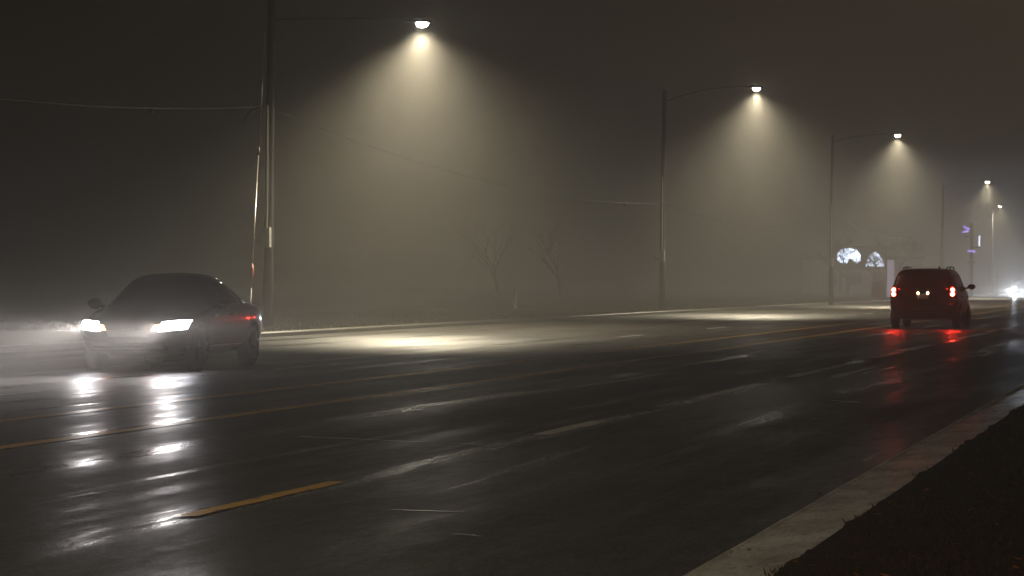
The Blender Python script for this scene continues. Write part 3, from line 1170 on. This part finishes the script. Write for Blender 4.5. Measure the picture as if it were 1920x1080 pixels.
def frame_at(px, depth):
    return from_cam((px - 960) / FPX * depth, depth, 0.0)


ppm = FPX / SD
sb = frame_at(1612, SD)
t = empty('backlit_sign', sb, PHI)
tag(t, 'wide blue white backlit sign of two panels behind bare trees', 'sign')
for outline in (((1570, 488), (1570, 474), (1578, 467), (1592, 465), (1606, 469), (1613, 478), (1613, 490), (1604, 494), (1598, 486), (1592, 485), (1588, 493), (1577, 493)),
                ((1623, 499), (1626, 486), (1632, 476), (1640, 472), (1648, 478), (1656, 490), (1657, 499), (1645, 500))):
    mb = MB()
    q = [((x - 1612) / ppm, CAMH + (HZ - y) / ppm) for x, y in outline]
    n_ = len(q)
    mb.add([(x, -.19, z) for x, z in q] + [(x, -.13, z) for x, z in q],
           [tuple(range(n_)), tuple(range(n_, 2 * n_))] + [(k, (k + 1) % n_, n_ + (k + 1) % n_, n_ + k) for k in range(n_)])
    mb.build('panel', M['sign_face'], t)
mb = MB()
mb.box((0, 0, CAMH + (HZ - 483) / ppm), (5.2, .24, 2.3))
mb.build('cabinet', M['dark_metal'], t)
for dx in (-1.9, 1.9):
    mb = MB()
    mb.box((dx, .02, 1.35), (.22, .2, 2.8))
    mb.build('leg', M['dark_metal'], t)

bd = frame_at(1625, 285)
t = empty('low_building', bd, PHI)
tag(t, 'low hazy flat roofed building standing behind the backlit sign', 'building')
mb = MB()
mb.box((0, 3.5, 1.9), (12, 7, 3.8))
mb.build('wall', M['render_wall'], t)
mb = MB()
mb.box((0, 3.5, 3.95), (12.5, 7.5, .3))
mb.build('roof', M['roofing'], t)
for dx in (-4, -1.3, 1.4, 4.0):
    mb = MB()
    mb.box((dx, -.02, 1.7), (1.6, .06, 1.3))
    f = mb.build('window', M['plastic'], t)
    mb = MB()
    mb.box((dx, -.06, 1.7), (1.4, .03, 1.1))
    mb.build('pane', M['glass'], f)
mb = MB()
mb.box((5.2, -.02, 1.1), (.95, .06, 2.15))
mb.build('door', M['plastic'], t)

# pale pillar beside the minivan and low pale wall
pb = frame_at(1670, 205)
t = empty('sign_pillar', pb, PHI)
tag(t, 'pale upright pillar sign seen just left of the minivan', 'pillar')
mb = MB()
mb.box((0, 0, 1.5), (.50, .35, 3.1))
mb.build('column', M['lit_panel'], t)
mb = MB()
mb.box((0, 0, .06), (.9, .7, .22))
mb.build('base', M['concrete'], t)
lw = frame_at(1647, 205)
mb = MB()
mb.box((0, 0, .7), (1.0, .22, 1.4))
mb.box((0, 0, 1.42), (1.1, .30, .08))
o = mb.build('low_wall', M['pale_panel'])
o.location = lw
o.rotation_euler = (0, 0, PHI)
tag(o, 'short pale low wall left of the pale pillar sign', 'wall')

# violet neon pylon sign
nd = 250.0
k = FPX / nd
npos = frame_at(1822, nd)
t = empty('neon_sign', npos, PHI)
tag(t, 'tall dark pylon sign with violet neon pieces and a white tube', 'neon sign')


def npx(x, y):
    return ((x - 1822) / k, CAMH + (HZ - y) / k)


mb = MB()
mb.box((0, .15, 3.4), (.28, .24, 7.0))
mb.box((-.25, .12, 5.6), (.9, .10, .14))
mb.box((.35, .12, 4.6), (.9, .10, .14))
mb.box((0, .12, 3.2), (.7, .10, .14))
mb.build('pylon', M['dark_metal'], t)
for pts in (((1806, 424), (1812, 428), (1818, 430)), ((1804, 436), (1810, 434), (1815, 433)), ((1815, 470), (1822, 471), (1828, 472))):
    mb = MB()
    mb.tube([(npx(*q)[0], -.02, npx(*q)[1]) for q in pts], .085, 8)
    mb.build('violet_tube', M['violet'], t, True)
mb = MB()
mb.tube([(npx(1836.5, 442)[0], -.02, npx(1836.5, 442)[1]), (npx(1836, 462)[0], -.02, npx(1836, 462)[1])], .07, 8)
mb.build('white_tube', M['white_tube'], t, True)

# slim pale post by the far kerb at the right
q = frame_at(1870, 240)
t = empty('marker_post', q, PHI)
tag(t, 'slim pale post at the far roadside, right of the minivan', 'marker post')
mb = MB()
mb.box((0, 0, .9), (.11, .11, 1.9))
mb.build('post', M['pale_panel'], t)
mb = MB()
mb.box((0, 0, 1.90), (.16, .16, .08))
mb.build('cap', M['dark_metal'], t)

# ------------------------------------------------------------------ haze
hm = bpy.data.materials.new("night_fog")
hm.use_nodes = True
nt = hm.node_tree
for n_ in list(nt.nodes):
    if n_.type != 'OUTPUT_MATERIAL':
        nt.nodes.remove(n_)
out = [n_ for n_ in nt.nodes if n_.type == 'OUTPUT_MATERIAL'][0]
pv = nt.nodes.new('ShaderNodeVolumePrincipled')
pv.inputs['Color'].default_value = (0.82, 0.80, 0.75, 1)
pv.inputs['Density'].default_value = FOG
pv.inputs['Anisotropy'].default_value = FOG_G
nt.links.new(pv.outputs[0], out.inputs['Volume'])
hz = MB()
hz.box((0, (Y0 + Y1) / 2, 5.6), (X1 - X0 + 20, Y1 - Y0 + 20, 13.4))
haze = hz.build('haze', hm)
tag(haze, 'even night fog lying over the whole road', 'fog', kind='stuff')
